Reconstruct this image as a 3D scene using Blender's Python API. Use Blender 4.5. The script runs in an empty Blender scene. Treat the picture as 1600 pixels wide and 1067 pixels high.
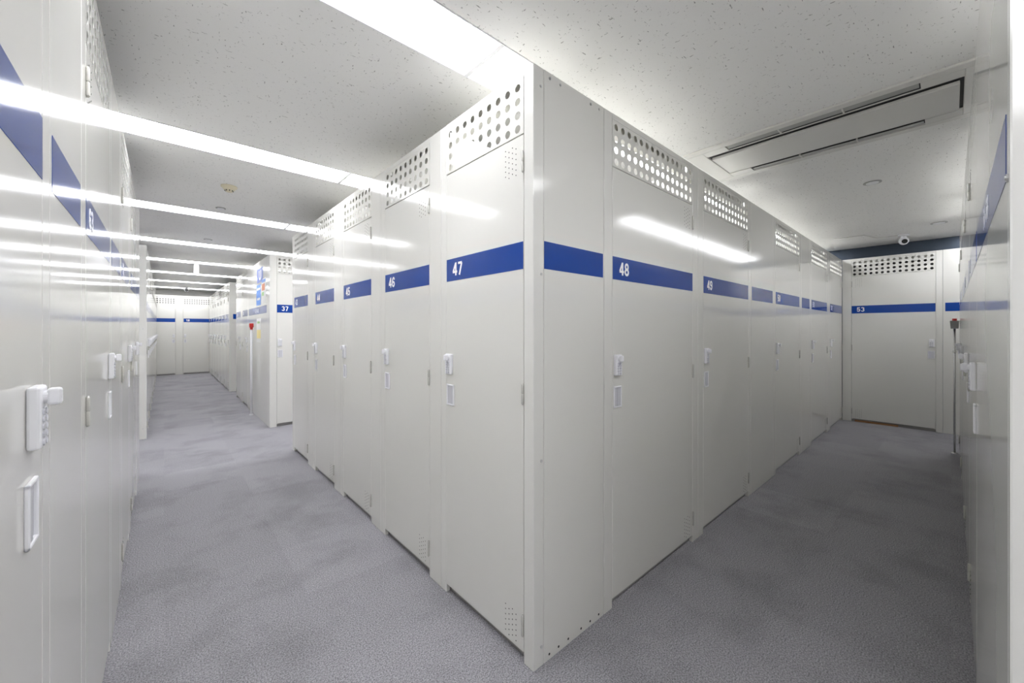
import bpy, bmesh, math, random
from mathutils import Vector, Matrix

random.seed(7)
S = bpy.context.scene
COL = S.collection
R = math.radians

# ------------------------------------------------------------------ camera
cam_d = bpy.data.cameras.new('camera')
cam = bpy.data.objects.new('camera', cam_d)
COL.objects.link(cam)
cam.location = (0.0, 0.0, 1.234)
cam.rotation_euler = (R(90), 0, -math.atan2(0.665, 0.747))
cam_d.sensor_width = 36.0
cam_d.lens = 36.0 * 611.0 / 1600.0
cam_d.shift_y = -17.5 / 1600.0
cam_d.clip_start = 0.01
S.camera = cam

# ------------------------------------------------------------------ world + exposure
w = bpy.data.worlds.new('world')
S.world = w
w.use_nodes = True
w.node_tree.nodes['Background'].inputs['Color'].default_value = (0.9, 0.95, 1.0, 1)
w.node_tree.nodes['Background'].inputs['Strength'].default_value = 0.02
S.view_settings.view_transform = 'Standard'
S.view_settings.look = 'None'
S.view_settings.exposure = 0.0
S.view_settings.gamma = 1.0
S.view_settings.use_curve_mapping = False
S.cycles.diffuse_bounces = 8
S.cycles.glossy_bounces = 8
S.cycles.max_bounces = 16
TUBE = 12.2            # strength of the lamp diffusers

H = 2.2               # locker height
CEIL = 2.384

# ------------------------------------------------------------------ materials
def new_mat(name):
    m = bpy.data.materials.new(name)
    m.use_nodes = True
    nt = m.node_tree
    return m, nt, nt.nodes['Principled BSDF']

def plain(name, col, rough=0.4, metal=0.0, spec=None):
    m, nt, b = new_mat(name)
    b.inputs['Base Color'].default_value = (*col, 1)
    b.inputs['Roughness'].default_value = rough
    b.inputs['Metallic'].default_value = metal
    return m

def paint(name, col, rough=0.15, ior=1.55):
    m, nt, b = new_mat(name)
    b.inputs['Base Color'].default_value = (*col, 1)
    b.inputs['IOR'].default_value = ior
    tc = nt.nodes.new('ShaderNodeTexCoord')
    n2 = nt.nodes.new('ShaderNodeTexNoise')
    n2.inputs['Scale'].default_value = 2.0
    n2.inputs['Detail'].default_value = 1.0
    nt.links.new(tc.outputs['Object'], n2.inputs['Vector'])
    mr = nt.nodes.new('ShaderNodeMapRange')
    mr.inputs['From Min'].default_value = 0.3
    mr.inputs['From Max'].default_value = 0.7
    mr.inputs['To Min'].default_value = rough * 0.97
    mr.inputs['To Max'].default_value = rough * 1.03
    nt.links.new(n2.outputs['Fac'], mr.inputs['Value'])
    nt.links.new(mr.outputs['Result'], b.inputs['Roughness'])
    return m

M = {}
M['steel'] = paint('cream_paint', (0.74, 0.733, 0.695), 0.11)
M['post'] = paint('post_paint', (0.75, 0.745, 0.71), 0.13)
M['blue'] = paint('blue_film', (0.002, 0.05, 0.31), 0.11, 1.42)
M['white'] = plain('white_plastic', (0.85, 0.85, 0.88), 0.35)
M['pocket'] = plain('shade_grey_plastic', (0.60, 0.60, 0.64), 0.45)  # grey holds the painted shade of the handle pocket; buttons share it
M['digit'] = plain('white_film', (0.9, 0.9, 0.92), 0.4)
M['hinge'] = plain('hinge_metal', (0.62, 0.61, 0.57), 0.25, 0.3)
M['dark'] = plain('dark_hole', (0.02, 0.02, 0.02), 0.8)
M['bolt'] = plain('zinc', (0.6, 0.6, 0.6), 0.3, 0.9)
M['rail'] = plain('base_rail', (0.35, 0.34, 0.33), 0.5)
M['inside'] = plain('shaded_inside', (0.13, 0.13, 0.125), 0.5)  # inner shade put into a darker grey, so the vent holes look dark
M['red'] = plain('red_plastic', (0.55, 0.02, 0.02), 0.35)
M['grey'] = plain('grey_box', (0.28, 0.28, 0.27), 0.5)
M['chrome'] = plain('chrome', (0.6, 0.6, 0.6), 0.2, 1.0)
M['ac'] = plain('ac_plastic', (0.72, 0.71, 0.68), 0.3)
M['acdark'] = plain('ac_dark', (0.03, 0.03, 0.03), 0.6)
M['aclouver'] = plain('ac_louver', (0.42, 0.42, 0.41), 0.4)
M['detector'] = plain('ivory_plastic', (0.75, 0.69, 0.52), 0.5)
M['reflector'] = plain('lamp_reflector', (0.88, 0.88, 0.9), 0.45)
M['navy'] = plain('navy_wall', (0.045, 0.062, 0.09), 0.7)
M['wall'] = plain('white_wall', (0.7, 0.69, 0.66), 0.7)
M['paper'] = plain('paper', (0.82, 0.82, 0.8), 0.5)
M['pblue'] = plain('print_blue', (0.10, 0.28, 0.75), 0.4)
M['pdblue'] = plain('print_dark_blue', (0.03, 0.09, 0.42), 0.4)
M['porange'] = plain('print_orange', (0.75, 0.30, 0.16), 0.5)
M['pgreen'] = plain('print_green', (0.35, 0.6, 0.25), 0.5)
M['pyellow'] = plain('print_yellow', (0.85, 0.72, 0.30), 0.5)
M['wood'] = plain('wood_strip', (0.35, 0.18, 0.08), 0.6)

m, nt, b = new_mat('lamp_tube')
b.inputs['Base Color'].default_value = (0.9, 0.9, 0.9, 1)
b.inputs['Emission Color'].default_value = (0.97, 0.98, 1.0, 1)
b.inputs['Emission Strength'].default_value = TUBE
M['tube'] = m

def carpet():
    m, nt, b = new_mat('carpet_tile')
    L = nt.links.new
    N = nt.nodes.new
    geo = N('ShaderNodeNewGeometry')
    fine = N('ShaderNodeTexNoise'); fine.inputs['Scale'].default_value = 190; fine.inputs['Detail'].default_value = 3
    med = N('ShaderNodeTexNoise'); med.inputs['Scale'].default_value = 2.2; med.inputs['Detail'].default_value = 6; med.inputs['Roughness'].default_value = 0.65
    L(geo.outputs['Position'], fine.inputs['Vector']); L(geo.outputs['Position'], med.inputs['Vector'])
    # one flat value per 0.5 m tile
    sn = N('ShaderNodeVectorMath'); sn.operation = 'SNAP'; sn.inputs[1].default_value = (0.5, 0.5, 10)
    L(geo.outputs['Position'], sn.inputs[0])
    wn = N('ShaderNodeTexWhiteNoise'); wn.noise_dimensions = '3D'
    L(sn.outputs['Vector'], wn.inputs['Vector'])
    r1 = N('ShaderNodeMapRange'); r1.inputs['From Min'].default_value = 0.35; r1.inputs['From Max'].default_value = 0.65
    r1.inputs['To Min'].default_value = 0.6; r1.inputs['To Max'].default_value = 1.4
    L(fine.outputs['Fac'], r1.inputs['Value'])
    r2 = N('ShaderNodeMapRange'); r2.inputs['From Min'].default_value = 0.36; r2.inputs['From Max'].default_value = 0.52
    r2.inputs['To Min'].default_value = 0.82; r2.inputs['To Max'].default_value = 1.0
    L(med.outputs['Fac'], r2.inputs['Value'])
    r3 = N('ShaderNodeMapRange'); r3.inputs['To Min'].default_value = 0.94; r3.inputs['To Max'].default_value = 1.05
    L(wn.outputs['Value'], r3.inputs['Value'])
    a = N('ShaderNodeMath'); a.operation = 'MULTIPLY'; L(r1.outputs[0], a.inputs[0]); L(r2.outputs[0], a.inputs[1])
    c = N('ShaderNodeMath'); c.operation = 'MULTIPLY'; L(a.outputs[0], c.inputs[0]); L(r3.outputs[0], c.inputs[1])
    v = N('ShaderNodeVectorMath'); v.operation = 'SCALE'; v.inputs[0].default_value = (0.335, 0.328, 0.352)
    L(c.outputs[0], v.inputs['Scale'])
    L(v.outputs['Vector'], b.inputs['Base Color'])
    b.inputs['Roughness'].default_value = 0.95
    b.inputs['Specular IOR Level'].default_value = 0.15
    bp = N('ShaderNodeBump'); bp.inputs['Strength'].default_value = 0.5; bp.inputs['Distance'].default_value = 0.004
    L(fine.outputs['Fac'], bp.inputs['Height']); L(bp.outputs['Normal'], b.inputs['Normal'])
    return m
M['carpet'] = carpet()

def ceiling_mat():
    m, nt, b = new_mat('fissured_ceiling_board')
    L = nt.links.new
    N = nt.nodes.new
    geo = N('ShaderNodeNewGeometry')
    facs = []
    for sc, off in (((40, 150, 1), 0.0), ((150, 45, 1), 7.3)):
        mp = N('ShaderNodeMapping'); mp.inputs['Scale'].default_value = sc; mp.inputs['Location'].default_value = (off, off, off)
        mp.inputs['Rotation'].default_value = (0, 0, 0.25)
        L(geo.outputs['Position'], mp.inputs['Vector'])
        n = N('ShaderNodeTexNoise'); n.inputs['Scale'].default_value = 1.0; n.inputs['Detail'].default_value = 2.5
        L(mp.outputs['Vector'], n.inputs['Vector'])
        r = N('ShaderNodeMapRange'); r.inputs['From Min'].default_value = 0.685; r.inputs['From Max'].default_value = 0.73
        L(n.outputs['Fac'], r.inputs['Value'])
        facs.append(r.outputs[0])
    mx = N('ShaderNodeMath'); mx.operation = 'MAXIMUM'; L(facs[0], mx.inputs[0]); L(facs[1], mx.inputs[1])
    mix = N('ShaderNodeMix'); mix.data_type = 'RGBA'
    mix.inputs['A'].default_value = (0.89, 0.885, 0.87, 1); mix.inputs['B'].default_value = (0.36, 0.35, 0.34, 1)
    L(mx.outputs[0], mix.inputs['Factor'])
    L(mix.outputs['Result'], b.inputs['Base Color'])
    b.inputs['Roughness'].default_value = 0.9
    inv = N('ShaderNodeMath'); inv.operation = 'SUBTRACT'; inv.inputs[0].default_value = 1.0; L(mx.outputs[0], inv.inputs[1])
    bp = N('ShaderNodeBump'); bp.inputs['Strength'].default_value = 0.35; bp.inputs['Distance'].default_value = 0.002
    L(inv.outputs[0], bp.inputs['Height']); L(bp.outputs['Normal'], b.inputs['Normal'])
    return m
M['ceiling'] = ceiling_mat()

# ------------------------------------------------------------------ mesh helpers
def link_mesh(name, bm, mat, parent=None, smooth=False, loc=(0, 0, 0)):
    me = bpy.data.meshes.new(name)
    bmesh.ops.recalc_face_normals(bm, faces=bm.faces)
    bm.to_mesh(me); bm.free()
    me.materials.append(mat)
    if smooth:
        for p in me.polygons: p.use_smooth = True
    o = bpy.data.objects.new(name, me)
    COL.objects.link(o)
    o.location = loc
    if parent: o.parent = parent
    return o

def add_box(bm, x0, x1, y0, y1, z0, z1, bev=0.0, seg=1):
    t = bmesh.new()
    bmesh.ops.create_cube(t, size=1.0)
    for v in t.verts:
        v.co = Vector(((x0 + x1) / 2 + v.co.x * (x1 - x0), (y0 + y1) / 2 + v.co.y * (y1 - y0), (z0 + z1) / 2 + v.co.z * (z1 - z0)))
    if bev > 0:
        bmesh.ops.bevel(t, geom=list(t.edges), offset=bev, segments=seg, affect='EDGES', profile=0.5)
    merge(bm, t)

def merge(bm, t):
    mp = {}
    for v in t.verts: mp[v] = bm.verts.new(v.co)
    for f in t.faces:
        bm.faces.new([mp[v] for v in f.verts])
    t.free()

def add_cyl(bm, p, axis, r, length, seg=16, r2=None, bev=0.0):
    """cylinder starting at p and running along axis ('x','y','z' or a vector)"""
    ax = {'x': Vector((1, 0, 0)), 'y': Vector((0, 1, 0)), 'z': Vector((0, 0, 1))}.get(axis, axis) if isinstance(axis, str) else Vector(axis).normalized()
    t = bmesh.new()
    bmesh.ops.create_cone(t, cap_ends=True, segments=seg, radius1=r, radius2=r if r2 is None else r2, depth=length)
    if bev > 0:
        ed = [e for e in t.edges if len(e.link_faces) == 2 and any(len(f.verts) > 4 for f in e.link_faces)]
        bmesh.ops.bevel(t, geom=ed, offset=bev, segments=2, affect='EDGES', profile=0.5)
    q = Vector((0, 0, 1)).rotation_difference(ax).to_matrix().to_4x4()
    mat = Matrix.Translation(Vector(p) + ax * (length / 2)) @ q
    bmesh.ops.transform(t, matrix=mat, verts=t.verts)
    merge(bm, t)

def prism(bm, pts, x0, x1, axis='x'):
    """closed outline pts (a,b) swept along axis"""
    def P(s, a, b):
        return (s, a, b) if axis == 'x' else ((a, s, b) if axis == 'y' else (a, b, s))
    v0 = [bm.verts.new(P(x0, *p)) for p in pts]
    v1 = [bm.verts.new(P(x1, *p)) for p in pts]
    n = len(pts)
    for i in range(n):
        bm.faces.new((v0[i], v0[(i + 1) % n], v1[(i + 1) % n], v1[i]))
    bm.faces.new(v0); bm.faces.new(v1[::-1])

def empty(name, loc, rz, label, cat, group=None):
    o = bpy.data.objects.new(name, None)
    o.empty_display_size = 0.1
    COL.objects.link(o)
    o.location = loc; o.rotation_euler = (0, 0, rz)
    o['label'] = label; o['category'] = cat
    if group: o['group'] = group
    return o

def tag(o, label, cat, group=None):
    o['label'] = label; o['category'] = cat
    if group: o['group'] = group
    return o

def struct(o):
    o['kind'] = 'structure'
    return o

def perforated(x0, x1, z0, z1, th=0.0015, r=0.0150, pitch=0.0525, rows=4):
    """sheet with real round holes"""
    bm = bmesh.new()
    W = x1 - x0
    nx = max(3, int((W - 0.004) / pitch))
    px = (W - 0.006) / nx
    pz = 0.0515
    gx0 = x0 + 0.003
    gz1 = z1 - 0.003
    gz0 = gz1 - rows * pz
    K = 16
    for i in range(nx):
        for j in range(rows):
            cx = gx0 + (i + 0.5) * px; cz = gz0 + (j + 0.5) * pz
            outer = []; inner = []
            for k in range(K):
                a = 2 * math.pi * k / K
                dx, dz = math.cos(a), math.sin(a)
                s = 1 / max(abs(dx), abs(dz))
                outer.append((cx + dx * s * px / 2, cz + dz * s * pz / 2))
                inner.append((cx + dx * r, cz + dz * r))
            of = [bm.verts.new((p[0], 0, p[1])) for p in outer]
            inf = [bm.verts.new((p[0], 0, p[1])) for p in inner]
            inb = [bm.verts.new((p[0], th, p[1])) for p in inner]
            for k in range(K):
                l = (k + 1) % K
                bm.faces.new((of[k], of[l], inf[l], inf[k]))
                bm.faces.new((inf[k], inf[l], inb[l], inb[k]))
    # plain margins
    def quad(a, b_, c, d):
        bm.faces.new([bm.verts.new((q[0], 0, q[1])) for q in (a, b_, c, d)])
    quad((x0, z0), (x1, z0), (x1, gz0), (x0, gz0))
    quad((x0, gz1), (x1, gz1), (x1, z1), (x0, z1))
    quad((x0, gz0), (gx0, gz0), (gx0, gz1), (x0, gz1))
    quad((gx0 + nx * px, gz0), (x1, gz0), (x1, gz1), (gx0 + nx * px, gz1))
    bmesh.ops.remove_doubles(bm, verts=bm.verts, dist=1e-5)
    # folded rim
    add_box(bm, x0, x0 + 0.0012, 0.0005, 0.014, z0, z1)
    add_box(bm, x1 - 0.0012, x1, 0.0005, 0.014, z0, z1)
    add_box(bm, x0 + 0.002, x1 - 0.002, 0.0005, 0.014, z0, z0 + 0.0012)
    return bm

_digits = {}
def _arc(cx, cy, rx, ry, a0, a1, n=14):
    return [(cx + rx * math.cos(R(a0 + (a1 - a0) * i / n)), cy + ry * math.sin(R(a0 + (a1 - a0) * i / n))) for i in range(n + 1)]
# bold grotesque figures as centre lines in a box 0.56 wide and 1 high
GLYPH = {
    '0': [_arc(.28, .5, .19, .415, 0, 360, 28)],
    '1': [[(.36, 0), (.36, 1)], [(.10, .74), (.30, .80), (.36, .93)]],
    '2': [_arc(.28, .71, .19, .205, 175, -25) + [(.12, .085), (.52, .085)]],
    '3': [_arc(.27, .715, .18, .20, 160, -88), _arc(.27, .30, .20, .215, 88, -160)],
    '4': [[(.40, 0), (.40, 1)], [(.37, .93), (.075, .30)], [(.03, .28), (.56, .28)]],
    '5': [[(.50, .915), (.15, .915), (.11, .47)] + _arc(.28, .33, .195, .245, 128, -155)],
    '6': [_arc(.28, .30, .19, .215, 0, 360, 24), _arc(.30, .5, .21, .415, 30, 185)],
    '7': [[(.04, .915), (.48, .915)], [(.46, .90), (.19, 0)]],
    '8': [_arc(.28, .715, .165, .20, 0, 360, 24), _arc(.28, .295, .195, .21, 0, 360, 24)],
    '9': [_arc(.28, .70, .19, .215, 0, 360, 24), _arc(.26, .5, .21, .415, -150, 5)],
    '-': [[(.08, .40), (.48, .40)]],
}
def digit_mesh(txt, size):
    key = (txt, size)
    if key in _digits: return _digits[key]
    cap = size * 0.72
    hw = 0.088 * cap
    bm = bmesh.new()
    for n, ch in enumerate(txt):
        x0 = n * 0.72 * cap
        for q, path in enumerate(GLYPH[ch]):
            P_ = [Vector((x0 + a * cap * 1.12, b_ * cap)) for a, b_ in path]
            closed = (P_[0] - P_[-1]).length < 1e-6
            if closed: P_ = P_[:-1]
            m_ = len(P_); L_, R_ = [], []
            for i in range(m_):
                pa = P_[i - 1] if (i > 0 or closed) else None
                pb = P_[(i + 1) % m_] if (i < m_ - 1 or closed) else None
                d1 = (P_[i] - pa).normalized() if pa is not None else None
                d2 = (pb - P_[i]).normalized() if pb is not None else None
                d1 = d1 or d2; d2 = d2 or d1
                t_ = (d1 + d2).normalized(); nn = Vector((-t_.y, t_.x))
                k = hw / max(0.55, nn.dot(Vector((-d1.y, d1.x))))
                L_.append(P_[i] + nn * k); R_.append(P_[i] - nn * k)
            z = 0.0004 + 0.00004 * q
            vl = [bm.verts.new((v.x, v.y, z)) for v in L_]; vr = [bm.verts.new((v.x, v.y, z)) for v in R_]
            for i in range(m_ if closed else m_ - 1):
                k = (i + 1) % m_
                f = bm.faces.new((vr[i], vr[k], vl[k], vl[i]))
    r_ = bmesh.ops.extrude_face_region(bm, geom=list(bm.faces))
    for v in r_['geom']:
        if isinstance(v, bmesh.types.BMVert): v.co.z -= 0.0008
    bmesh.ops.recalc_face_normals(bm, faces=bm.faces)
    me = bpy.data.meshes.new('number_digits'); bm.to_mesh(me); bm.free()
    me.materials.append(M['digit'])
    _digits[key] = me
    return me

# ------------------------------------------------------------------ locker pieces (shared meshes)
def lock_body_bm():
    bm = bmesh.new()
    add_box(bm, -0.024, 0.024, -0.015, 0.0, -0.047, 0.047, 0.004, 2)
    return bm
def lock_keys_bm():
    bm = bmesh.new()
    for r_ in range(5):
        for c in range(2):
            add_cyl(bm, (-0.008 + 0.016 * c, -0.0148, 0.008 - 0.0115 * r_), 'y', 0.0052, -0.0022 * -1 * 0 + 0.003, 10)
    for v in bm.verts: v.co.y -= 0.0025
    return bm
def lock_knob_bm():
    bm = bmesh.new()
    add_cyl(bm, (0, -0.020, 0.030), 'y', 0.010, 0.006, 16)
    add_box(bm, -0.0085, 0.0085, -0.034, -0.018, 0.017, 0.043, 0.004, 2)
    return bm
def handle_bm():
    # frame of a flush pull: four rails round a sunk pocket
    bm = bmesh.new()
    W, Hh = 0.030, 0.048
    add_box(bm, -W, W, -0.006, 0.0, Hh - 0.006, Hh, 0.0015)
    add_box(bm, -W, W, -0.006, 0.0, -Hh, -Hh + 0.006, 0.0015)
    add_box(bm, -W, -W + 0.007, -0.006, 0.0, -Hh, Hh, 0.0015)
    add_box(bm, W - 0.007, W, -0.006, 0.0, -Hh, Hh, 0.0015)
    return bm
def pocket_bm():
    bm = bmesh.new()
    add_box(bm, -0.024, 0.024, -0.0012, -0.0002, -0.043, 0.043)
    # curved finger lip on one half
    add_box(bm, -0.023, 0.002, -0.0042, -0.001, -0.042, 0.042, 0.0012)
    return bm
def hinge_bm():
    bm = bmesh.new()
    add_cyl(bm, (0, -0.0035, 0.001), 'z', 0.0048, 0.036, 12, bev=0.001)
    add_cyl(bm, (0, -0.0035, -0.037), 'z', 0.0048, 0.036, 12, bev=0.001)
    add_cyl(bm, (0, -0.0035, -0.040), 'z', 0.003, 0.08, 10)
    return bm

PROTO = {}
def shared(kind):
    if kind not in PROTO:
        f, mt, sm = {'keypad_lock': (lock_body_bm, 'white', False), 'keypad_buttons': (lock_keys_bm, 'pocket', False),
                 'lock_knob': (lock_knob_bm, 'white', False), 'pull_handle': (handle_bm, 'white', False),
                 'handle_pocket': (pocket_bm, 'pocket', False), 'hinge': (hinge_bm, 'hinge', True)}[kind]
        bm = f(); me = bpy.data.meshes.new(kind)
        bmesh.ops.recalc_face_normals(bm, faces=bm.faces)
        bm.to_mesh(me); bm.free(); me.materials.append(M[mt])
        if sm:
            for p in me.polygons: p.use_smooth = True
        PROTO[kind] = me
    return PROTO[kind]
def put(kind, parent, loc, mirror=False):
    o = bpy.data.objects.new(kind, shared(kind))
    COL.objects.link(o); o.parent = parent; o.location = loc
    if mirror: o.rotation_euler = (0, 0, 0); o.scale = (-1, 1, 1)
    return o

BAND0, BAND1 = 1.4615, 1.564
def band(parent, x0, x1, y=0.0, name='blue_band'):
    bm = bmesh.new(); add_box(bm, x0, x1, y - 0.0007, y, BAND0, BAND1)
    return link_mesh(name, bm, M['blue'], parent)

def bolt_at(parent, loc, axis, r=0.006):
    bm = bmesh.new()
    add_cyl(bm, (0, 0, 0), axis, r, 0.0025, 14)
    add_cyl(bm, Vector(axis) * 0.0025, axis, r * 0.62, 0.0015, 14)
    return link_mesh('bolt', bm, M['bolt'], parent, loc=loc)

def locker(label, org, rz, wd, dx0, dx1, num=None, hinge='R', depth=1.2, post=None, vents=True, group=None, lock=True, off=0.032, top=False, dim=False):
    """org: left (as seen by a viewer) front foot; local x runs right, y into the locker"""
    t = empty('storage_locker', (org[0], org[1], 0), R(rz), label, 'locker', group)
    fm = bmesh.new()
    th = 0.022
    g = 0.0018
    add_box(fm, 0.0008, dx0 - g, 0.0, th, 0.0, H, 0.0018)
    if post is None:
        add_box(fm, dx1 + g, wd - 0.0008, 0.0, th, 0.0, H, 0.0018)
    else:
        add_box(fm, dx1 + g, wd, 0.0, post, 0.0, H, 0.0022)
    # header channel: front strip, top, back and underside
    add_box(fm, dx0 - g, dx1 + g, 0.0, 0.003, 2.1745, H - 0.0004)
    add_box(fm, dx0 - g, dx1 + g, 0.003, 0.045, H - 0.004, H - 0.0004)
    add_box(fm, dx0 - g, dx1 + g, 0.042, 0.045, 2.122, H - 0.004)
    add_box(fm, dx0 - g, dx1 + g, 0.016, 0.045, 2.1195, 2.122)
    # stops behind the long edges of the door
    add_box(fm, dx0 - g, dx0 + 0.012, 0.020, 0.024, 0.03, 2.12)
    add_box(fm, dx1 - 0.012, dx1 + g, 0.020, 0.024, 0.03, 2.12)
    add_box(fm, dx0, dx1, 0.020, 0.024, 1.94, 1.972)
    link_mesh('frame', fm, M['post' if post else 'steel'], t)
    link_mesh('vent_panel', perforated(dx0, dx1, 1.9655, 2.1735), M['steel'], t)
    cm = bmesh.new()
    xr = wd - 0.003 if post is None else wd - 0.022
    add_box(cm, 0.003, 0.006, th + 0.001, depth, 0.0, H - 0.001)
    add_box(cm, xr - 0.003, xr, (th if post is None else post) + 0.001, depth, 0.0, H - 0.001)
    add_box(cm, 0.006, xr - 0.003, depth - 0.003, depth, 0.0, H - 0.001)
    if top: add_box(cm, 0.006, xr - 0.003, 0.046, depth - 0.003, H - 0.004, H - 0.001)
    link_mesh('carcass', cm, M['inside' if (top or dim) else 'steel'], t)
    bm = bmesh.new(); add_box(bm, dx0 - g, dx1 + g, 0.026, 0.040, 0.0, 0.036)
    link_mesh('base_rail', bm, M['rail'], t)
    dm = bmesh.new(); add_box(dm, dx0, dx1, 0.0, 0.018, 0.040, 1.9615, 0.0016)
    door = link_mesh('door', dm, M['steel'], t)
    band(door, dx0 + 0.001, dx1 - 0.001, 0.0, 'number_band')
    if num:
        d = bpy.data.objects.new('number_digits', digit_mesh(num, 0.082))
        COL.objects.link(d); d.parent = door
        d.rotation_euler = (R(90), 0, 0); d.location = (dx0 + 0.052, -0.0012, 1.4845)
    hx = dx1 - 0.001 if hinge == 'R' else dx0 + 0.001
    for z in (1.859, 0.998, 0.14):
        put('hinge', door, (hx, 0, z))
    s = 1 if hinge == 'R' else -1
    lx = dx0 + off if hinge == 'R' else dx1 - off
    if lock:
        k = put('keypad_lock', t, (lx, 0, 1.078))
        put('keypad_buttons', k, (0, 0, 0)); put('lock_knob', k, (0, 0, 0))
        h = put('pull_handle', t, (lx + 0.004 * s, 0, 0.935))
        put('handle_pocket', h, (0, 0, 0), mirror=(s > 0))
    if vents:
        vm = bmesh.new()
        for z0 in (1.82, 0.06):
            for c in range(4):
                for r_ in range(6):
                    x = hx - s * (0.040 + 0.020 * c); z = z0 + 0.020 * r_ + (0.010 if c % 2 else 0)
                    add_cyl(vm, (x, -0.0006, z), 'y', 0.0024, 0.0006, 6)
        link_mesh('vent_holes', vm, M['dark'], door)
    return t

def filler(label, org, rz, wd, b0=None, b1=None, depth=0.022, banded=True):
    t = empty('filler_panel', (org[0], org[1], 0), R(rz), label, 'wall panel', 'blank panels between the lockers')
    bm = bmesh.new(); add_box(bm, 0.001, wd - 0.001, 0.0, depth, 0.0, H, 0.0018)
    p = link_mesh('panel', bm, M['steel'], t)
    if banded: band(t, b0 if b0 is not None else 0.015, b1 if b1 is not None else wd - 0.015)
    return t

# ------------------------------------------------------------------ room shell
X0, X1, Y0, Y1 = -2.6, 7.24, -4.2, 14.75
bm = bmesh.new(); add_box(bm, X0, X1, Y0, Y1, -0.1, 0.0)
struct(link_mesh('floor', bm, M['carpet']))
for nm, bx, mt in (('wall_right', (X1, X1 + 0.1, Y0 - 0.1, Y1 + 0.1), 'navy'), ('wall_left', (X0 - 0.1, X0, Y0 - 0.1, Y1 + 0.1), 'wall'),
                   ('wall_back', (X0, X1, Y0 - 0.1, Y0), 'wall'), ('wall_front', (X0, X1, Y1, Y1 + 0.1), 'wall')):
    bm = bmesh.new(); add_box(bm, bx[0], bx[1], bx[2], bx[3], -0.1, 2.6)
    struct(link_mesh(nm, bm, M[mt]))

LW = 0.27             # width of a lamp trough
ROWS = [1.33, 3.05, 4.90, 6.72, 8.52, 10.32, 12.12, 13.92]
BACK_FILL = [-2.0, -3.7]   # unseen rows added behind the camera to brighten the corner end panel
S0 = -0.24            # short row of lamps beyond the air conditioner
P = 1.25; J0 = 1.02   # lamp pitch and one joint
bm = bmesh.new()
TOP = 2.6
ed = Y0
add_box(bm, X0, X1, BACK_FILL[0] + LW / 2, S0 - LW / 2, CEIL, TOP)
for i, y in enumerate(BACK_FILL):
    add_box(bm, X0, X1, BACK_FILL[i + 1] + LW / 2 if i + 1 < len(BACK_FILL) else Y0, y - LW / 2, CEIL, TOP)
add_box(bm, J0 + P, J0 + 2 * P, S0 - LW / 2, S0 + LW / 2, CEIL, TOP)
add_box(bm, X0, X1, S0 + LW / 2, ROWS[0] - LW / 2, CEIL, TOP)
for i, y in enumerate(ROWS):
    ny = ROWS[i + 1] - LW / 2 if i + 1 < len(ROWS) else Y1
    add_box(bm, X0, X1, y + LW / 2, ny, CEIL, TOP)
add_box(bm, X0, X1, Y0, Y1, TOP, TOP + 0.05)
struct(link_mesh('ceiling', bm, M['ceiling']))

# ------------------------------------------------------------------ ceiling lamps
def lamp_meshes(L_):
    r = bmesh.new()
    hw = LW / 2 - 0.001
    prof = [(-hw, 0.0), (-hw + 0.012, 0.022), (-0.085, 0.062), (-0.045, 0.078), (0.045, 0.078), (0.085, 0.062), (hw - 0.012, 0.022), (hw, 0.0)]
    prof2 = [(a * 1.0, b_ + 0.003) for a, b_ in prof]
    for pr in (prof,):
        v0 = [r.verts.new((0.004, a, b_)) for a, b_ in pr]; v1 = [r.verts.new((L_ - 0.004, a, b_)) for a, b_ in pr]
        for i in range(len(pr) - 1): r.faces.new((v0[i], v0[i + 1], v1[i + 1], v1[i]))
    # thin lips at the ceiling
    add_box(r, 0.004, L_ - 0.004, -hw, -hw + 0.006, -0.0025, 0.0)
    add_box(r, 0.004, L_ - 0.004, hw - 0.006, hw, -0.0025, 0.0)
    c = bmesh.new()
    prism(c, [(-hw, -0.003), (-hw, 0.02), (-0.05, 0.085), (0.05, 0.085), (hw, 0.02), (hw, -0.003)], 0.0, 0.010)
    t = bmesh.new()
    n_ = 12; dw = 0.100
    dome = [(-dw * math.cos(math.pi * i / n_), 0.010 - 0.014 * math.sin(math.pi * i / n_)) for i in range(n_ + 1)]
    prism(t, dome + [(dw, 0.016), (-dw, 0.016)], 0.014, L_ - 0.014)
    return r, t, c
cache = {}
def lamp(x, y, L_, label, group):
    t = empty('ceiling_light', (x, y, CEIL), 0, label, 'ceiling light', group)
    if L_ not in cache:
        r, tu, c = lamp_meshes(L_)
        out = []
        for nm, b_, mt in (('reflector', r, 'reflector'), ('diffuser', tu, 'tube'), ('end_cap', c, 'reflector')):
            me = bpy.data.meshes.new(nm)
            if nm != 'reflector': bmesh.ops.recalc_face_normals(b_, faces=b_.faces)
            b_.to_mesh(me); b_.free(); me.materials.append(M[mt]); out.append((nm, me))
        cache[L_] = out
    for nm, me in cache[L_]:
        o = bpy.data.objects.new(nm, me); COL.objects.link(o); o.parent = t
    e = bpy.data.objects.new('end_cap', cache[L_][2][1]); COL.objects.link(e); e.parent = t; e.location.x = L_ - 0.010
    return t
ordn = ['first', 'second', 'third', 'fourth', 'fifth', 'sixth', 'seventh', 'eighth', 'ninth', 'tenth', 'eleventh', 'twelfth']
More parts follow.
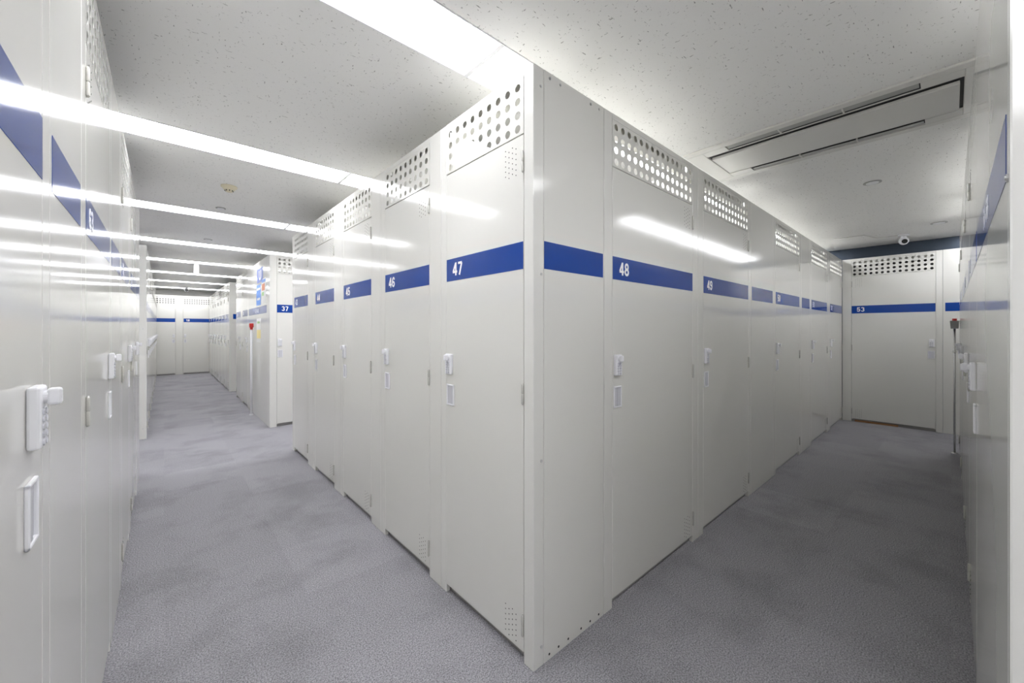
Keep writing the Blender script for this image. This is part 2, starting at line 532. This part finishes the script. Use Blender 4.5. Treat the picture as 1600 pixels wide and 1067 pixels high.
for i, y in enumerate(ROWS):
    for k in range(-3, 5 if i < 3 else 2):
        x = J0 + k * P
        L_ = P
        if x < X0: x, L_ = X0 + 0.002, J0 - 2 * P - X0 - 0.004
        if x + L_ > X1: L_ = X1 - x - 0.004
        where = {-3: 'far left end', -2: 'over the left locker row', -1: 'over the left aisle', 0: 'joining the aisle lamp on its right', 1: 'second on from the aisle lamp'}.get(k, '%s on from the aisle lamp' % ordn[k])
        lamp(x, y, L_, 'recessed tube light, %s light row from the camera, %s' % (ordn[i], where), 'recessed tube lights of the ceiling')
for k in range(2, 5):
    x = J0 + k * P; L_ = min(P, X1 - x - 0.004)
    lamp(x, S0, L_, 'recessed tube light above the right edge row, %s past the air conditioner' % ordn[k - 2], 'recessed tube lights of the ceiling')
for k in range(-2, 1):      # lamps of the open crossing, plus the unseen rows added behind the camera
    for yy, wd in zip([S0] + BACK_FILL, ordn):
        lamp(J0 + k * P, yy, P, 'unseen recessed tube light over the open floor, %s row beside the camera, %s from the right' % (wd, ordn[-k]), 'recessed tube lights of the ceiling')

# ------------------------------------------------------------------ corner block: lockers 43..47 facing the left aisle
FX = 0.995
G1 = 'numbered lockers along the left aisle'
def lrow(num, y0, y1, d0, d1, **kw):     # y0<y1, door from d0 to d1 (world Y); viewer's left is the far end y1
    place = {'47': 'nearest, at the block corner', '46': 'second from the block corner', '45': 'third from the block corner', '44': 'fourth from the block corner', '43': 'farthest, at the side aisle'}[num]
    return locker('cream locker numbered %s on the left aisle face, %s' % (num, place), (FX, y1), -90, y1 - y0, y1 - d1, y1 - d0, num, 'R', group=G1, top=False, **kw)
t47 = lrow('47', 1.001, 1.631, 1.054, 1.580, depth=0.43, post=0.053)
lrow('46', 1.631, 2.330, 1.741, 2.264, depth=1.34)
lrow('45', 2.330, 3.050, 2.478, 2.993, depth=1.34)
lrow('44', 3.050, 3.780, 3.212, 3.714, depth=1.34)
t43 = lrow('43', 3.780, 4.538, 3.959, 4.458, depth=1.34)
# end panel of 47 (looks onto the right corridor)
W47 = 0.630
bm = bmesh.new(); add_box(bm, W47 - 0.018, W47, 0.0545, 0.429, 0.0, H, 0.0018)
ep = link_mesh('end_panel', bm, M['steel'], t47)
bm = bmesh.new(); add_box(bm, W47, W47 + 0.0007, 0.055, 0.422, BAND0, BAND1)
link_mesh('blue_band', bm, M['blue'], ep)
for X, h in ((1.081, 0.961), (1.140, 0.946), (1.331, 0.954), (1.389, 0.955)):
    bolt_at(ep, (W47, X - FX, 1.234 + min(h, 0.944)), (1, 0, 0), 0.0055)
for X, h in ((1.032, 0.895), (1.035, 0.206), (1.035, -0.48), (1.035, -1.162)):
    bolt_at(t47, (W47, X - FX, 1.234 + h), (1, 0, 0), 0.0055)
for X in (1.078, 1.13, 1.187, 1.267, 1.327, 1.386):
    bm = bmesh.new(); add_cyl(bm, (0, 0, 0), 'x', 0.0045, 0.0008, 12)
    link_mesh('screw_hole', bm, M['dark'], ep, loc=(W47, X - FX, 0.022))

# ------------------------------------------------------------------ corner block: lockers 48..52 facing the right corridor
FY = 1.001
G2 = 'numbered lockers along the right corridor'
def rrow(num, x0, x1, d0, d1, **kw):
    place = {'48': 'first after the blank end panel', '49': 'second, small gap below door', '50': 'third, between two blank panels', '51': 'fourth, next to last', '52': 'last, against the end wall'}[num]
    return locker('cream locker numbered %s on the right corridor face, %s' % (num, place), (x0, FY), 0, x1 - x0, d0 - x0, d1 - x0, num, 'R', group=G2, top=False, **kw)
rrow('48', 1.427, 2.371, 1.489, 2.297, depth=0.60)
rrow('49', 2.371, 3.300, 2.447, 3.235, depth=1.3)
filler('blank cream panel with blue band between lockers 49 and 50', (3.300, FY), 0, 0.545)
rrow('50', 3.845, 4.785, 3.918, 4.704, depth=1.3)
filler('blank cream panel with short blue band between lockers 50 and 51', (4.785, FY), 0, 0.350)
rrow('51', 5.135, 6.085, 5.211, 5.994, depth=1.3)
rrow('52', 6.085, 6.975, 6.182, 6.945, depth=1.3)

# ------------------------------------------------------------------ end wall of the right corridor: locker 53
FE = 6.985
locker('wide cream locker numbered 53 across the end of the right corridor', (FE, 0.999), -90, 0.931, 0.098, 0.873, '53', 'L', depth=0.24, top=True, group=G2)
filler('blank cream panel with blue band right of locker 53', (FE, 0.068), -90, 0.80, 0.02, 0.78)
bm = bmesh.new(); add_box(bm, FE + 0.004, FE + 0.025, 0.45, 0.87, 0.0005, 0.022)
o = link_mesh('wood_strip', bm, M['wood']); tag(o, 'brown wooden strip on the floor under the door of locker 53', 'wood strip')

# ------------------------------------------------------------------ row at the right edge (faces +Y)
FR = -0.056
G3 = 'lockers of the row at the right edge'
def lettering(txt, size, parent, loc, rot):
    d = bpy.data.objects.new('lettering', digit_mesh(txt, size)); COL.objects.link(d); d.parent = parent
    d.location = loc; d.rotation_euler = rot
    return d
ep = empty('cladding_panel', (1.99, FR, 0), R(180), 'blank glossy panel with blue lettered band, nearest at the right edge', 'wall panel')
W_ = 1.99 - 0.905
bm = bmesh.new(); add_box(bm, 0.001, W_ - 0.03, 0.0, 0.022, 0.0, H, 0.0018); link_mesh('panel', bm, M['steel'], ep)
bm = bmesh.new(); add_box(bm, W_ - 0.0288, W_, 0.0, 0.05, 0.0, H, 0.0022); link_mesh('corner_post', bm, M['post'], ep)
bm = bmesh.new(); add_box(bm, W_ - 0.018, W_, 0.0515, 1.2, 0.0, H, 0.0018); link_mesh('side_panel', bm, M['post'], ep)
bd = band(ep, 0.02, 1.99 - 0.962)
lettering('54-58', 0.075, bd, (0.42, -0.0012, 1.487), (R(90), 0, 0))
for z in (1.458, 0.665):
    bolt_at(ep, (W_ - 0.022, 0, z), (0, -1, 0), 0.006)
locker('glossy cream locker in the right edge row, nearest one with a white lock', (2.80, FR), 180, 0.81, 0.08, 0.78, '54', 'L', group=G3)
locker('glossy cream locker in the right edge row, second one from the camera', (3.70, FR), 180, 0.90, 0.10, 0.85, '55', 'L', group=G3)
filler('blank panel in the right edge row between its second and third lockers', (4.10, FR), 180, 0.40)
locker('glossy cream locker in the right edge row, third one from the camera', (5.05, FR), 180, 0.95, 0.10, 0.90, '56', 'L', group=G3)
locker('glossy cream locker in the right edge row, farthest one from the camera', (6.05, FR), 180, 1.00, 0.10, 0.93, '57', 'L', group=G3)

# ------------------------------------------------------------------ near row on the left (faces +X)
FL = -0.155
G4 = 'lockers of the near left row'
def raise_row(t):      # this row is a little taller than the others
    t.scale = (1, 1, 1.02)
    return t
def nrow(lbl, num, y0, y1, d0, d1, **kw):
    return raise_row(locker(lbl, (FL, y0), 90, y1 - y0, d0 - y0, d1 - y0, num, 'L', dim=True, group=G4, **kw))
nrow('glossy cream locker at the left edge, nearest the camera, big white lock', '64', 0.15, 1.09, 0.25, 1.03, off=0.085)
raise_row(filler('narrow blank panel with blue band, right of the leftmost white lock', (FL, 1.09), 90, 0.365, 0.018, 0.345))
nrow('glossy cream locker numbered 63 in the near left row', '63', 1.455, 2.20, 1.53, 2.147)
raise_row(filler('blank panel just beyond the locker numbered 63 on the left', (FL, 2.20), 90, 0.42))
nrow('glossy cream locker two beyond the left edge one, third white lock', '62', 2.62, 3.30, 2.71, 3.21)
nrow('glossy cream locker last in the near left row, fourth white lock', '61', 3.30, 4.14, 3.42, 4.05)
raise_row(filler('blank panel closing the far end of the near left row', (FL, 4.14), 90, 0.41))

# ------------------------------------------------------------------ second row on the left, beyond the side aisle
G5 = 'lockers of the far left row'
FL2 = -0.147
bm = bmesh.new(); add_box(bm, -1.35, FL2, 6.08, 6.13, 0.0, H, 0.002)
o = empty('end_post', (FL2, 6.08, 0), 0, 'tall cream end panel of the far left locker row, seen edge on', 'wall panel')
for v in bm.verts: v.co -= Vector((FL2, 6.08, 0))
link_mesh('panel', bm, M['post'], o)
for z in (2.05, 0.12, 1.25):
    bolt_at(o, (-0.03, 0, z), (0, -1, 0), 0.006)
y = 6.13; n = 11; pw = (14.3 - y) / n
for i in range(n):
    locker('cream locker in the far left row, %s beyond the tall end panel' % ordn[i], (FL2, y + i * pw), 90, pw, 0.09, pw - 0.13, str(17 - i), 'L', vents=False, dim=True, group=G5)

# ------------------------------------------------------------------ far end wall of the left aisle
GF = 'lockers of the far end wall'
FF = 14.32
filler('blank cream panel between the two lockers of the far end wall', (0.245, FF), 0, 0.155, banded=False)
locker('cream locker numbered 18 on the far end wall of the left aisle', (0.40, FF), 0, 0.66, 0.012, 0.60, '18', 'R', depth=0.4, vents=False, top=True, group=GF)
locker('cream locker left of number 18 on the far end wall', (-0.60, FF), 0, 0.845, 0.10, 0.835, None, 'L', depth=0.4, vents=False, top=True, group=GF)

# ------------------------------------------------------------------ block with locker 37, beyond the side aisle on the right
BX = 1.0; BY = 5.735
t37 = locker('cream locker numbered 37 facing the camera beyond locker 43', (BX, BY), 0, 1.0, 0.080, 0.86, '37', 'R', depth=1.68, dim=True)
bm = bmesh.new(); add_box(bm, 0.0, 0.02, 0.0225, 0.12, 0.0, H, 0.001)
link_mesh('corner_post', bm, M['post'], t37)
bm = bmesh.new(); add_box(bm, 0.0, 0.018, 0.122, 1.68, 0.0, H, 0.0018)
ep = link_mesh('end_panel', bm, M['steel'], t37)
bm = bmesh.new(); add_box(bm, -0.0007, 0.0, 0.20, 1.60, BAND0, BAND1)
link_mesh('blue_band', bm, M['blue'], ep)
lettering('37-40', 0.085, ep, (-0.0012, 1.00, 1.482), (R(90), 0, R(-90)))
G6 = 'lockers beside the block of locker 37'
locker('cream locker behind the white pole, near one of two on the 37 block side', (BX, 8.12), -90, 0.70, 0.11, 0.62, '38', 'L', vents=False, group=G6)
locker('cream locker behind the white pole, far one of two on the 37 block side', (BX, 8.80), -90, 0.68, 0.07, 0.56, '39', 'L', vents=False, group=G6)

# notices stuck on the glossy side of locker 37 (flat things on the panel)
def sheet(name, label, y0, y1, z0, z1, mat, cat, bits=()):
    t = empty(name, (BX, (y0 + y1) / 2, z0), 0, label, cat, 'notices on the side of locker 37')
    cy = (y0 + y1) / 2
    bm = bmesh.new(); add_box(bm, -0.0012, -0.0002, y0 - cy, y1 - cy, 0, z1 - z0)
    s = link_mesh('sheet', bm, M[mat], t)
    for nm, a, b_, c, d, mt in bits:
        bm = bmesh.new(); add_box(bm, -0.0018, -0.0012, a - cy, b_ - cy, c - z0, d - z0)
        link_mesh(nm, bm, M[mt], t)
    return t
sg = sheet('logo_sign', 'blue square sign with a white U shaped mark high on a glossy panel', 6.18, 6.62, 1.90, 2.10, 'pdblue', 'sign')
bm = bmesh.new()
pts = []
for a in range(0, 181, 15):
    pts.append((0.085 * math.cos(R(180 + a)), 0.085 + 0.055 * math.sin(R(180 + a))))
outer = [(-0.085, 0.165)] + pts + [(0.085, 0.165)]
inner = [(a * 0.5, b_ if b_ > 0.16 else 0.085 + (b_ - 0.085) * 0.5) for a, b_ in outer]
vo = [bm.verts.new((-0.0018, a, b_)) for a, b_ in outer]; vi = [bm.verts.new((-0.0018, a, b_)) for a, b_ in inner]
for i in range(len(vo) - 1): bm.faces.new((vo[i], vo[i + 1], vi[i + 1], vi[i]))
r = bmesh.ops.extrude_face_region(bm, geom=list(bm.faces))
for v in [g_ for g_ in r['geom'] if isinstance(g_, bmesh.types.BMVert)]: v.co.x += 0.0006
link_mesh('logo_mark', bm, M['digit'], sg)
sheet('blue_poster', 'tall narrow blue poster stuck on a glossy panel under the logo sign', 6.34, 6.68, 1.585, 1.875, 'pblue', 'poster',
      [('heading_strip', 6.36, 6.66, 1.80, 1.83, 'paper'), ('text_strip', 6.40, 6.62, 1.66, 1.69, 'paper')])
sheet('notice_sheet', 'white notice with blue heading and orange picture, right of the blue poster', 5.98, 6.29, 1.60, 1.93, 'paper', 'notice',
      [('heading', 6.00, 6.27, 1.88, 1.92, 'pblue'), ('orange_picture', 6.05, 6.25, 1.77, 1.86, 'porange'), ('green_picture', 6.12, 6.25, 1.70, 1.75, 'pgreen')])
sheet('paper_notice', 'white paper with yellow block below the blue band on a glossy panel', 6.33, 6.66, 1.06, 1.40, 'paper', 'notice',
      [('yellow_block', 6.35, 6.64, 1.12, 1.24, 'pyellow'), ('green_line', 6.42, 6.60, 1.33, 1.36, 'pgreen')])

# white pole with a red head
t = empty('pole', (0.955, 6.80, 0), 0, 'thin white pole with a red head standing at a locker side', 'pole')
bm = bmesh.new(); add_cyl(bm, (0, 0, 0.006), 'z', 0.014, 1.27, 14); link_mesh('shaft', bm, M['white'], t, True)
bm = bmesh.new(); add_cyl(bm, (0, 0, 0), 'z', 0.024, 0.012, 18, 0.02); link_mesh('foot', bm, M['white'], t)
bm = bmesh.new(); add_box(bm, -0.026, 0.026, -0.022, 0.022, 1.275, 1.335, 0.006, 2); add_cyl(bm, (0, 0, 1.245), 'z', 0.018, 0.03, 14)
link_mesh('red_head', bm, M['red'], t)

# metal pole with a grey box near the end of the right corridor
t = empty('signal_pole', (5.93, -0.022, 0), 0, 'thin metal pole with grey box and red lamp near locker 53', 'pole')
bm = bmesh.new(); add_cyl(bm, (0, 0, 0.006), 'z', 0.008, 1.27, 12); link_mesh('shaft', bm, M['chrome'], t, True)
bm = bmesh.new(); add_cyl(bm, (0, 0, 0), 'z', 0.025, 0.010, 18, 0.02); link_mesh('foot', bm, M['chrome'], t)
bm = bmesh.new(); prism(bm, [(-0.026, 1.25), (0.026, 1.25), (0.032, 1.33), (-0.032, 1.33)], -0.03, 0.03); link_mesh('grey_box', bm, M['grey'], t)
bm = bmesh.new(); add_cyl(bm, (0, 0, 1.33), 'z', 0.016, 0.022, 14, bev=0.003); link_mesh('red_lamp', bm, M['red'], t)
bm = bmesh.new(); add_cyl(bm, (0, 0, 1.01), 'z', 0.013, 0.02, 12); link_mesh('clamp', bm, M['chrome'], t)

# ------------------------------------------------------------------ block further on (faces X=0.98) ending at the far wall
CXF = 0.98; CY = 9.64
t = empty('end_post', (CXF, CY, 0), 0, 'tall cream end panel with blue square in the distance of the left aisle', 'wall panel')
bm = bmesh.new(); add_box(bm, 0, 1.3, 0, 0.06, 0, H, 0.002); link_mesh('panel', bm, M['post'], t)
band(t, 0.062, 1.25)
n = 7; pw = (14.3 - (CY + 0.06)) / n
G7 = 'lockers of the far right hand block'
for i in range(n):
    y0 = CY + 0.06 + i * pw
    locker('distant cream locker on the right of the aisle, %s beyond the blue squared end panel' % ordn[i], (CXF, y0 + pw), -90, pw, 0.07, pw - 0.09, str(26 - i), 'R', vents=False, dim=True, group=G7)

# ------------------------------------------------------------------ air conditioner cassette
AX0, AX1, AY0, AY1 = 2.55, 3.20, -0.145, 1.175
ac = empty('air_conditioner', ((AX0 + AX1) / 2, (AY0 + AY1) / 2, CEIL), 0, 'long white ceiling cassette air conditioner over the right corridor', 'air conditioner')
ox, oy = (AX0 + AX1) / 2, (AY0 + AY1) / 2
hx, hy = (AX1 - AX0) / 2, (AY1 - AY0) / 2
bm = bmesh.new()
zt = -0.012
SL = [(-0.265, -0.20), (0.205, 0.27)]
# frame bars: outer rails, bars between slot and centre panel, ends
add_box(bm, -hx, -0.272, -hy, hy, zt, 0, 0.003)
add_box(bm, 0.272, hx, -hy, hy, zt, 0, 0.003)
add_box(bm, -0.272, 0.272, hy - 0.105, hy, zt, 0, 0.003)
add_box(bm, -0.272, 0.272, -hy, -hy + 0.105, zt, 0, 0.003)
add_box(bm, -0.199, -0.188, -hy + 0.105, hy - 0.105, -0.009, -0.005, 0.001)
add_box(bm, 0.184, 0.199, -hy + 0.105, hy - 0.105, -0.009, -0.005, 0.001)
for sx in (-1, 1):
    for sy in (-1, 1):
        a, b_ = sorted((sx * 0.272, sx * 0.198)); c, d = sorted((sy * (hy - 0.105), sy * 0.42))
        add_box(bm, a, b_, c, d, zt, -0.002)
link_mesh('panel_frame', bm, M['ac'], ac)
bm = bmesh.new(); add_box(bm, -0.275, 0.275, -hy + 0.1, hy - 0.1, -0.0015, -0.0005); link_mesh('dark_inside', bm, M['acdark'], ac)
bm = bmesh.new(); add_box(bm, -0.154, 0.154, -hy + 0.118, hy - 0.118, -0.022, -0.004, 0.003, 2); link_mesh('intake_cover', bm, M['ac'], ac)
for sx in (-1, 1):
    bm = bmesh.new()
    prism(bm, [(sx * 0.266, -0.005), (sx * 0.266, -0.007), (sx * 0.222, -0.010), (sx * 0.222, -0.008)], -0.415, 0.415, 'y')
    lv = link_mesh('louver', bm, M['aclouver'], ac)
    for yy in (-0.14, 0.14):
        bm = bmesh.new(); add_box(bm, *sorted((sx * 0.268, sx * 0.204)), yy - 0.003, yy + 0.003, -0.013, -0.002)
        link_mesh('louver_bracket', bm, M['ac'], lv)

# ------------------------------------------------------------------ things on the ceiling
def detector(x, y, label):
    t = empty('smoke_detector', (x, y, CEIL), 0, label, 'smoke detector')
    bm = bmesh.new(); add_cyl(bm, (0, 0, -0.012), 'z', 0.055, 0.012, 32, bev=0.003); link_mesh('base', bm, M['detector'], t)
    bm = bmesh.new(); add_cyl(bm, (0, 0, -0.030), 'z', 0.036, 0.018, 32, 0.050); link_mesh('body', bm, M['detector'], t)
    b2 = bmesh.new(); add_cyl(b2, (0, 0, -0.046), 'z', 0.022, 0.016, 24, 0.030, bev=0.002); c = link_mesh('sensor_head', b2, M['detector'], t)
    b3 = bmesh.new()
    for k in range(8):
        a = k * math.pi / 4
        add_cyl(b3, (0.026 * math.cos(a), 0.026 * math.sin(a), -0.042), 'z', 0.004, 0.008, 8)
    link_mesh('sensor_slots', b3, M['dark'], c)
detector(0.389, 3.835, 'round ivory smoke detector on the ceiling over the left aisle')
def disc(x, y, r_, label):
    t = empty('ceiling_sensor', (x, y, CEIL), 0, label, 'ceiling sensor')
    bm = bmesh.new(); add_cyl(bm, (0, 0, -0.005), 'z', r_, 0.005, 28, bev=0.0015); link_mesh('ring', bm, M['aclouver'], t)
    bm = bmesh.new(); add_cyl(bm, (0, 0, -0.008), 'z', r_ * 0.7, 0.003, 28); link_mesh('cover', bm, M['reflector'], t)
disc(0.400, 4.570, 0.040, 'small flat round cap on the ceiling just beyond the smoke detector')
disc(0.417, 6.254, 0.045, 'small flat round cap on the ceiling before the hanging white box')
disc(6.19, 0.088, 0.065, 'flat grey round cap on the ceiling right of the corridor camera')
disc(4.116, 0.408, 0.055, 'pale round cap on the ceiling beyond the air conditioner')
t = empty('hanging_light', (0.421, 8.72, CEIL), 0, 'small white box hanging from the ceiling over the left aisle', 'hanging sign')
bm = bmesh.new(); add_cyl(bm, (0, 0, -0.012), 'z', 0.032, 0.012, 16); link_mesh('mount', bm, M['white'], t)
bm = bmesh.new(); add_box(bm, -0.034, 0.034, -0.034, 0.034, -0.175, -0.012, 0.006, 2); link_mesh('box', bm, M['white'], t)
def camera_dome(x, y, label, rz, s=1.0):
    t = empty('security_camera', (x, y, CEIL), rz, label, 'security camera')
    bm = bmesh.new(); add_cyl(bm, (0, 0, -0.025), 'z', 0.050 * s, 0.025, 28, bev=0.004); link_mesh('base', bm, M['white'], t)
    bm = bmesh.new(); add_cyl(bm, (0, 0, -0.045), 'z', 0.026, 0.02, 20); link_mesh('neck', bm, M['white'], t)
    bm = bmesh.new(); bmesh.ops.create_uvsphere(bm, u_segments=28, v_segments=18, radius=0.046 * s)
    for v in bm.verts: v.co += Vector((0, 0, -0.080))
    hd = link_mesh('head', bm, M['white'], t, True)
    bm = bmesh.new(); add_cyl(bm, Vector((0, -0.030, -0.088)), (0, -1, -0.25), 0.026 * s, 0.018, 24, bev=0.002); ln = link_mesh('lens', bm, M['dark'], t)
camera_dome(6.62, 0.379, 'white dome security camera at the end of the right corridor', R(-75), 1.0)
camera_dome(0.448, 13.5, 'small white security camera at the far end of the left aisle', R(0), 1.1)
# thin surface cable to the corridor camera
P3 = [(6.62, 0.43), (6.62, 0.62), (6.30, 0.70), (6.30, 0.98)]
bm = bmesh.new()
for a, b_ in zip(P3[:-1], P3[1:]):
    d = Vector((b_[0] - a[0], b_[1] - a[1], 0))
    add_cyl(bm, (a[0], a[1], CEIL - 0.004), d, 0.004, d.length + 0.003, 8)
o = link_mesh('camera_cable', bm, M['ac'])
tag(o, 'thin white cable along the ceiling to the corridor camera', 'cable')
